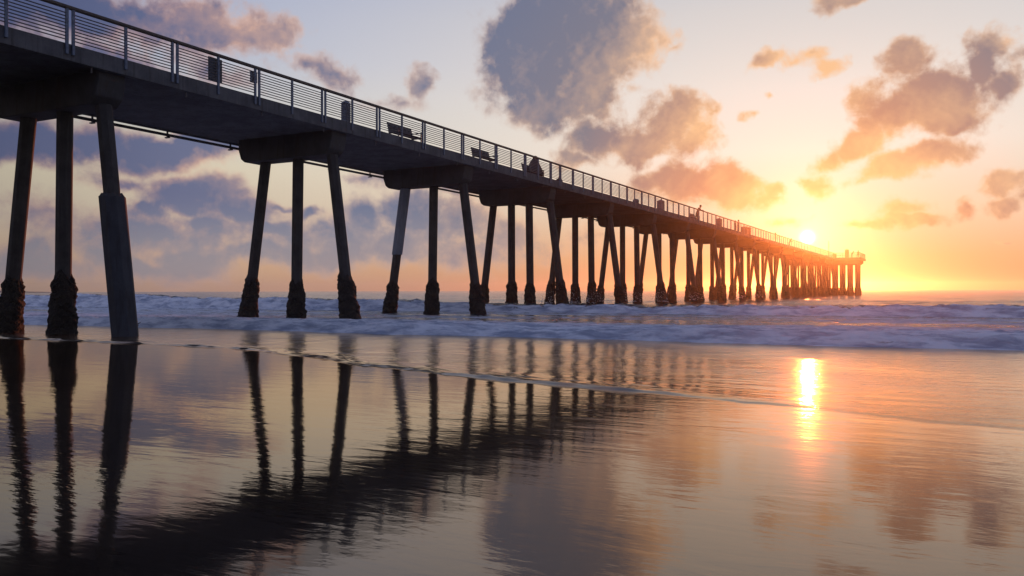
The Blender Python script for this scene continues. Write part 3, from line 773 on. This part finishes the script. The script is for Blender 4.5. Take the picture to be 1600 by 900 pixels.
# ------------------------------------------------------------------ people
M_skin = plain('skin', (.32, .19, .13), .55, .1)
def skinned(name, pts, edges, radii, root=0, sub=2):
    me = bpy.data.meshes.new(name); me.from_pydata([Vector(p) for p in pts], edges, [])
    ob = bpy.data.objects.new(name, me); C.objects.link(ob)
    ob.modifiers.new('s', 'SKIN'); sv = me.skin_vertices[0].data
    for i, r in enumerate(radii): sv[i].radius = (r, r) if not isinstance(r, tuple) else r; sv[i].use_root = (i == root)
    md = ob.modifiers.new('u', 'SUBSURF'); md.levels = sub; md.render_levels = sub
    dg = bpy.context.evaluated_depsgraph_get(); ev = ob.evaluated_get(dg)
    m2 = bpy.data.meshes.new_from_object(ev); bpy.data.objects.remove(ob)
    m2.polygons.foreach_set('use_smooth', [True] * len(m2.polygons)); return m2
def person(label, mtx, pose, top=(.05, .05, .06), legs=(.03, .03, .04), hood=False, h=1.0, group=None):
    """pose: dict of joint positions; the figure faces +x"""
    th = thing('person', label, 'person', mtx, group)
    J = pose
    names = ['pel', 'wai', 'che', 'nek', 'hed0', 'hed1', 'hed2', 'shL', 'elL', 'wrL', 'haL', 'shR', 'elR', 'wrR', 'haR', 'hiL', 'knL', 'anL', 'toL', 'hiR', 'knR', 'anR', 'toR']
    rad = [.135, .125, .145, .058, .075, .100, .07, .065, .048, .032, .03, .065, .048, .032, .03, .095, .065, .045, .035, .095, .065, .045, .035]
    ed = [('pel','wai'),('wai','che'),('che','nek'),('nek','hed0'),('hed0','hed1'),('hed1','hed2'),('che','shL'),('shL','elL'),('elL','wrL'),('wrL','haL'),('che','shR'),('shR','elR'),('elR','wrR'),('wrR','haR'),
          ('pel','hiL'),('hiL','knL'),('knL','anL'),('anL','toL'),('pel','hiR'),('hiR','knR'),('knR','anR'),('anR','toR')]
    idx = {n: i for i, n in enumerate(names)}
    me = skinned('body', [Vector(J[n]) * h for n in names], [(idx[a], idx[b]) for a, b in ed], [r * h for r in rad])
    # clothing colours by region, one continuous surface
    mt = plain('top_cloth', top); ml = plain('leg_cloth', legs)
    me.materials.clear(); me.materials.append(M_skin); me.materials.append(mt); me.materials.append(ml)
    P = {n: Vector(J[n]) * h for n in names}
    tops = [P[n] for n in ('wai', 'che', 'shL', 'shR', 'elL', 'elR')]; lg = [P[n] for n in ('pel', 'hiL', 'hiR', 'knL', 'knR', 'anL', 'anR', 'toL', 'toR')]
    sk = [P[n] for n in ('hed0', 'hed1', 'hed2', 'haL', 'haR')]; tops.append((P['wrL'] + P['elL']) / 2); tops.append((P['wrR'] + P['elR']) / 2)
    mid = [(P['knL'] + P['hiL']) / 2, (P['knR'] + P['hiR']) / 2, (P['knL'] + P['anL']) / 2, (P['knR'] + P['anR']) / 2]; lg += mid
    for p in me.polygons:
        c = p.center; ds = [min((c - q).length for q in s) for s in (sk, tops, lg)]
        p.material_index = ds.index(min(ds))
    link('body', me, None, th)
    # hair / hood
    hc = P['hed1']; up = (P['hed2'] - P['hed0']).normalized()
    bm = bmesh.new(); bmesh.ops.create_icosphere(bm, subdivisions=3, radius=(.15 if hood else .122) * h)
    for v in bm.verts:
        if v.co.x > .05 * h and v.co.z < .05 * h: v.co.x = .05 * h
        if v.co.z < -.07 * h: v.co.z = (-.16 if hood else -.07) * h
        v.co *= 1 + .03 * math.sin(v.co.y * 90)
    mh = bpy.data.meshes.new('hair'); bm.to_mesh(mh); bm.free(); mh.polygons.foreach_set('use_smooth', [True] * len(mh.polygons))
    o = link('hood' if hood else 'hair', mh, mt if hood else plain('hair', (.02, .015, .012), .6), th)
    o.location = hc + up * .02 * h + Vector((-.015, 0, .005)) * h
    # face: nose, eyes, mouth line
    a = MB(); a.tube(hc + Vector((.085, 0, .01)) * h, hc + Vector((.118, 0, -.025)) * h, .008 * h, .016 * h, 6); link('nose', a.mesh('nose', smooth=True), M_skin, th)
    # hands with fingers
    for s in ('L', 'R'):
        hp = P['ha' + s]; dr = (hp - P['wr' + s]); dr = dr.normalized() if dr.length > 1e-4 else Vector((1, 0, 0)); sd_ = dr.cross(Vector((0, 0, 1)))
        sd_ = sd_.normalized() if sd_.length > .1 else Vector((0, 1, 0)); dn = Vector((0, 0, -1))
        a = MB()
        for k, (ln, offs) in enumerate(((.06, -.03), (.075, -.01), (.07, .01), (.055, .028))):
            b0 = hp + sd_ * offs * h; b1 = b0 + dr * ln * .55 * h; b2 = b1 + (dr * .45 + dn * .6).normalized() * ln * .6 * h
            a.tube(b0, b1, .010 * h, .009 * h, 6); a.tube(b1, b2, .009 * h, .007 * h, 6)
        b0 = P['wr' + s] * .5 + hp * .5 + sd_ * -.025 * h; b1 = b0 + (sd_ * -.8 + dr * .8).normalized() * .045 * h; a.tube(b0, b1, .012 * h, .009 * h, 6)
        link('fingers', a.mesh('fingers', smooth=True), M_skin, th)
    return th
STAND = dict(pel=(0,0,.93), wai=(0,0,1.08), che=(0,0,1.30), nek=(0,0,1.46), hed0=(.01,0,1.52), hed1=(.02,0,1.60), hed2=(.01,0,1.68),
    shL=(0,.19,1.40), elL=(-.02,.25,1.12), wrL=(.06,.25,.90), haL=(.08,.25,.83), shR=(0,-.19,1.40), elR=(-.02,-.25,1.12), wrR=(.06,-.25,.90), haR=(.08,-.25,.83),
    hiL=(0,.10,.88), knL=(.02,.11,.49), anL=(-.01,.12,.09), toL=(.16,.13,.04), hiR=(0,-.10,.88), knR=(.02,-.11,.49), anR=(-.01,-.12,.09), toR=(.16,-.13,.04))
LEAN = dict(STAND, pel=(-.30,0,.92), wai=(-.22,0,1.07), che=(-.08,0,1.28), nek=(.03,0,1.43), hed0=(.06,0,1.49), hed1=(.09,0,1.565), hed2=(.09,0,1.64),
    shL=(-.06,.19,1.37), elL=(.10,.27,1.14), wrL=(.28,.16,1.17), haL=(.33,.10,1.17), shR=(-.06,-.19,1.37), elR=(.10,-.27,1.14), wrR=(.28,-.14,1.17), haR=(.33,-.08,1.17),
    hiL=(-.30,.10,.87), knL=(-.22,.11,.48), anL=(-.26,.12,.09), toL=(-.10,.13,.04), hiR=(-.30,-.10,.87), knR=(-.36,-.11,.48), anR=(-.44,-.12,.09), toR=(-.28,-.13,.04))
SIT = dict(STAND, pel=(-.12,0,.55), wai=(-.12,0,.70), che=(.0,0,.92), nek=(.10,0,1.06), hed0=(.14,0,1.11), hed1=(.18,0,1.18), hed2=(.18,0,1.26),
    shL=(.03,.19,1.00), elL=(.16,.28,.76), wrL=(.33,.12,.72), haL=(.38,.06,.71), shR=(.03,-.19,1.00), elR=(.16,-.28,.76), wrR=(.33,-.10,.72), haR=(.38,-.04,.71),
    hiL=(-.08,.11,.53), knL=(.36,.15,.56), anL=(.34,.14,.10), toL=(.49,.15,.04), hiR=(-.08,-.11,.53), knR=(.36,-.15,.56), anR=(.34,-.14,.10), toR=(.49,-.15,.04))
seated = person('person in dark hooded clothes hunched on the bench behind the railing', on_pier(-.80, t3 + .05, -.7), SIT, (.02, .024, .035), (.02, .024, .035), hood=True, h=1.08)
# a heavy loose coat that falls from the hood over knees and bench
def coat():
    rings = [(1.30, .10, .13, .12), (1.20, .08, .22, .19), (1.08, .05, .30, .27), (.92, .06, .36, .33), (.74, .10, .42, .40), (.58, .16, .47, .46), (.40, .20, .50, .50), (.24, .22, .52, .52)]
    n = 28; vs = []; fs = []
    for k, (z, cx, rx, ry) in enumerate(rings):
        for i in range(n):
            an = 2 * PI * i / n; f = 1 + .05 * k / 7 * math.sin(an * 7 + k * .4) + .02 * math.sin(an * 13)
            vs.append((cx + rx * f * math.cos(an), ry * f * math.sin(an), z + (.03 * math.sin(an * 3) if k > 5 else 0)))
    for k in range(len(rings) - 1):
        for i in range(n): fs.append((k * n + i, (k + 1) * n + i, (k + 1) * n + (i + 1) % n, k * n + (i + 1) % n))
    me = bpy.data.meshes.new('coat'); me.from_pydata(vs, [], fs); me.update(); me.polygons.foreach_set('use_smooth', [True] * len(fs)); return me
link('coat', coat(), plain('coat_cloth', (.018, .022, .034)), seated)
t, x = place_px(1103, 322, 1.72)
person('dark clothed person leaning forward on the handrail halfway along the pier', on_pier(-.38, t, 0), LEAN, (.03, .03, .03), (.025, .025, .03), h=1.06)
t, x = place_px(1147.5, 345.5, 1.70); person('shorter of two people standing side by side, nearer the beach', on_pier(-1.2, t, .5), STAND, (.10, .07, .05), (.04, .04, .05), h=.98)
t, x = place_px(1156.5, 345.0, 1.75); person('taller of two people standing side by side, farther out', on_pier(-.9, t, .3), STAND, (.05, .04, .04), (.04, .04, .05), h=1.04)
t, x = place_px(1221.5, 372.5, 1.70); person('distant person standing behind the railing, shoreward of the sun', on_pier(-.9, t_of(1e3 / (1477 - 1221.5)), 0), STAND, (.08, .05, .04), (.04, .04, .05), h=1.0)
person('distant person at the railing right beneath the sun', on_pier(-.7, t_of(1e3 / (1477 - 1243)), 0), LEAN, (.06, .05, .04), (.04, .04, .05), h=.92)
person('person at the right hand corner of the end platform', on_pier(4.9, PLAT[0] + 1.6, 1.2), STAND, (.05, .04, .04), (.04, .04, .05), h=.98)
person('person near the front railing of the end platform', on_pier(3.9, PLAT[0] + 1.2, .3), LEAN, (.05, .04, .04), (.04, .04, .05), h=.95)

# fish cleaning station
def station(label, t, xl, L, h, roof=False):
    th = thing('fish_cleaning_station' if not roof else 'kiosk', label, 'kiosk' if roof else 'counter', on_pier(xl, t))
    a = MB(); a.box(-.35, .35, -L / 2, L / 2, 0, h - .08); link('body', a.mesh('body', bevel=.02), M_deck, th)
    a = MB(); a.box(-.42, .42, -L / 2 - .06, L / 2 + .06, h - .077, h); link('roof' if roof else 'counter_top', a.mesh('top', bevel=.015), M_galv, th)
    a = MB(); a.box(.353, .37, -L / 2 + .1, -L / 2 + .1 + L * .35, .15, h - .3); a.box(.353, .37, L / 2 - .1 - L * .35, L / 2 - .1, .15, h - .3); link('door', a.mesh('door'), M_bluebox, th)
    if roof:
        a = MB(); a.tube((0, 0, h), (0, 0, h + .35), .04); link('vent', a.mesh('vent'), M_galv, th)
    else:
        a = MB(); a.tube((-.2, -L * .2, h), (-.2, -L * .2, h + .3), .02); a.tube((-.2, -L * .2, h + .3), (0, -L * .2, h + .28), .02); link('tap', a.mesh('tap'), M_galv, th)
station('wide waist high cleaning counter behind the railing, past the standing pair', t_of(1e3 / (1477 - 1176.5)) + .3, -.9, 2.9, 1.15)
station('box shaped kiosk standing on the end platform, largest thing there', PLAT[0] + 4.2, 2.3, 1.5, 2.05, True)
station('low counter on the deck between the tall mast and the kiosk', PLAT[0] + 3.0, -.2, 1.1, 1.1)
# mast with signs
th = thing('sign_mast', 'thin mast with several small signs standing near the end of the pier', 'mast', on_pier(-1.0, t_of(1e3 / (1477 - 1302.5)), 0))
a = MB(); a.tube((0, 0, 0), (0, 0, 3.9), .05, .04, 8); link('pole', a.mesh('pole'), M_bench, th)
for (z, y, s) in ((3.45, .0, .20), (2.95, .05, .26), (2.45, -.03, .2), (1.75, .02, .2)):
    a = MB(); a.box(.052, .075, y - s, y + s, z - .19, z + .19); link('sign_plate', a.mesh('sign_plate', bevel=.004), M_bluebox, th)

# ------------------------------------------------------------------ spray where the breaker meets the piles
def spray(t, xl, seed, n=90, r=.55, h=1.0):
    rn = random.Random(seed); bm = bmesh.new()
    for i in range(n):
        a = rn.uniform(0, 2 * PI); q_ = rn.random() ** .6 * r; z = rn.random() ** 1.6 * h
        s = rn.uniform(.008, .035) * (1.2 - z / h * .7)
        m_ = Matrix.Translation((q_ * math.cos(a), q_ * math.sin(a), z)) @ Matrix.Rotation(rn.uniform(0, 3), 4, 'X')
        bmesh.ops.create_icosphere(bm, subdivisions=1, radius=s, matrix=m_)
    me = bpy.data.meshes.new('spray'); bm.to_mesh(me); bm.free()
    o = link('spray', me, M_spray, None, 'stuff'); o.matrix_world = FRAME @ Matrix.Translation((xl, t, .35))
    o['label'] = 'white spray thrown up where waves hit the piles'; o['category'] = 'spray'; o['group'] = 'spray bursts at the feet of the piles'
M_spray = plain('spray_foam', (.8, .82, .84), .6, .05)
b_ = bents
for k, (bi, xl) in enumerate(((6, -5.4), (6, -3.3), (6, -1.9), (7, -5.4), (7, -3.2), (7, -1.9), (7, .5), (8, -3.3), (8, .4), (9, -1.9), (10, .3), (11, .3))):
    if bi < len(b_): spray(b_[bi] - .5, xl, k, n=110 if bi < 9 else 70, h=1.1 if bi < 8 else .8)

# ------------------------------------------------------------------ far headland at the left
hx = np.linspace(-60, 60, 60); hy = np.linspace(-12, 12, 10)
HX = np.repeat(hx[None, :], 10, 0)
def land(x, t):
    e = np.clip(1 - (x / 60) ** 2, 0, 1) * np.clip(1 - (t / 12) ** 2, 0, 1)
    return 8.0 * e * (.75 + .4 * fbm(x * .05, t * .05, 3, seed=90)) - 1.0, None
hm_ = plain('headland_scrub', (.05, .055, .05), .95)
ho = grid('headland', HX * 5, hy * 5 , lambda x, t: land(x / 5, t / 5), hm_)
ho.matrix_world = Matrix.Translation((-740, 825, 0)) @ Matrix.Rotation(.62, 4, 'Z')

# ------------------------------------------------------------------ haze: sea air that catches the low sun
a = MB(); a.box(-1700, 1350, -420, 1420, -4, 12.8)
hz = link('haze', a.mesh('haze'), None, None, 'stuff')
mh = bpy.data.materials.new('sea_air'); mh.use_nodes = True; mh.node_tree.nodes.clear()
vn = mh.node_tree.nodes.new('ShaderNodeVolumePrincipled'); vn.inputs['Density'].default_value = .00042; vn.inputs['Anisotropy'].default_value = .92
vn.inputs['Color'].default_value = (.95, .95, .95, 1)
on = mh.node_tree.nodes.new('ShaderNodeOutputMaterial'); mh.node_tree.links.new(vn.outputs[0], on.inputs['Volume'])
hz.data.materials.append(mh)

# ------------------------------------------------------------------ a scrap of driftwood by the near piles
dw = thing('driftwood', 'small dark forked piece of driftwood lying in the wash behind the near left piles', 'driftwood', FRAME @ Matrix.Translation((-3.7, 31.6, .03)))
a = MB()
for p0, p1, r0, r1 in (((-.35, 0, .02), (0, .02, .06), .03, .045), ((0, .02, .06), (.38, -.04, .12), .045, .022), ((.05, .02, .06), (.30, .12, .22), .03, .012), ((-.1, 0, .05), (-.22, .05, .18), .022, .01)): a.tube(p0, p1, r0, r1, 8)
link('trunk', a.mesh('trunk', smooth=True), M_pile, dw)
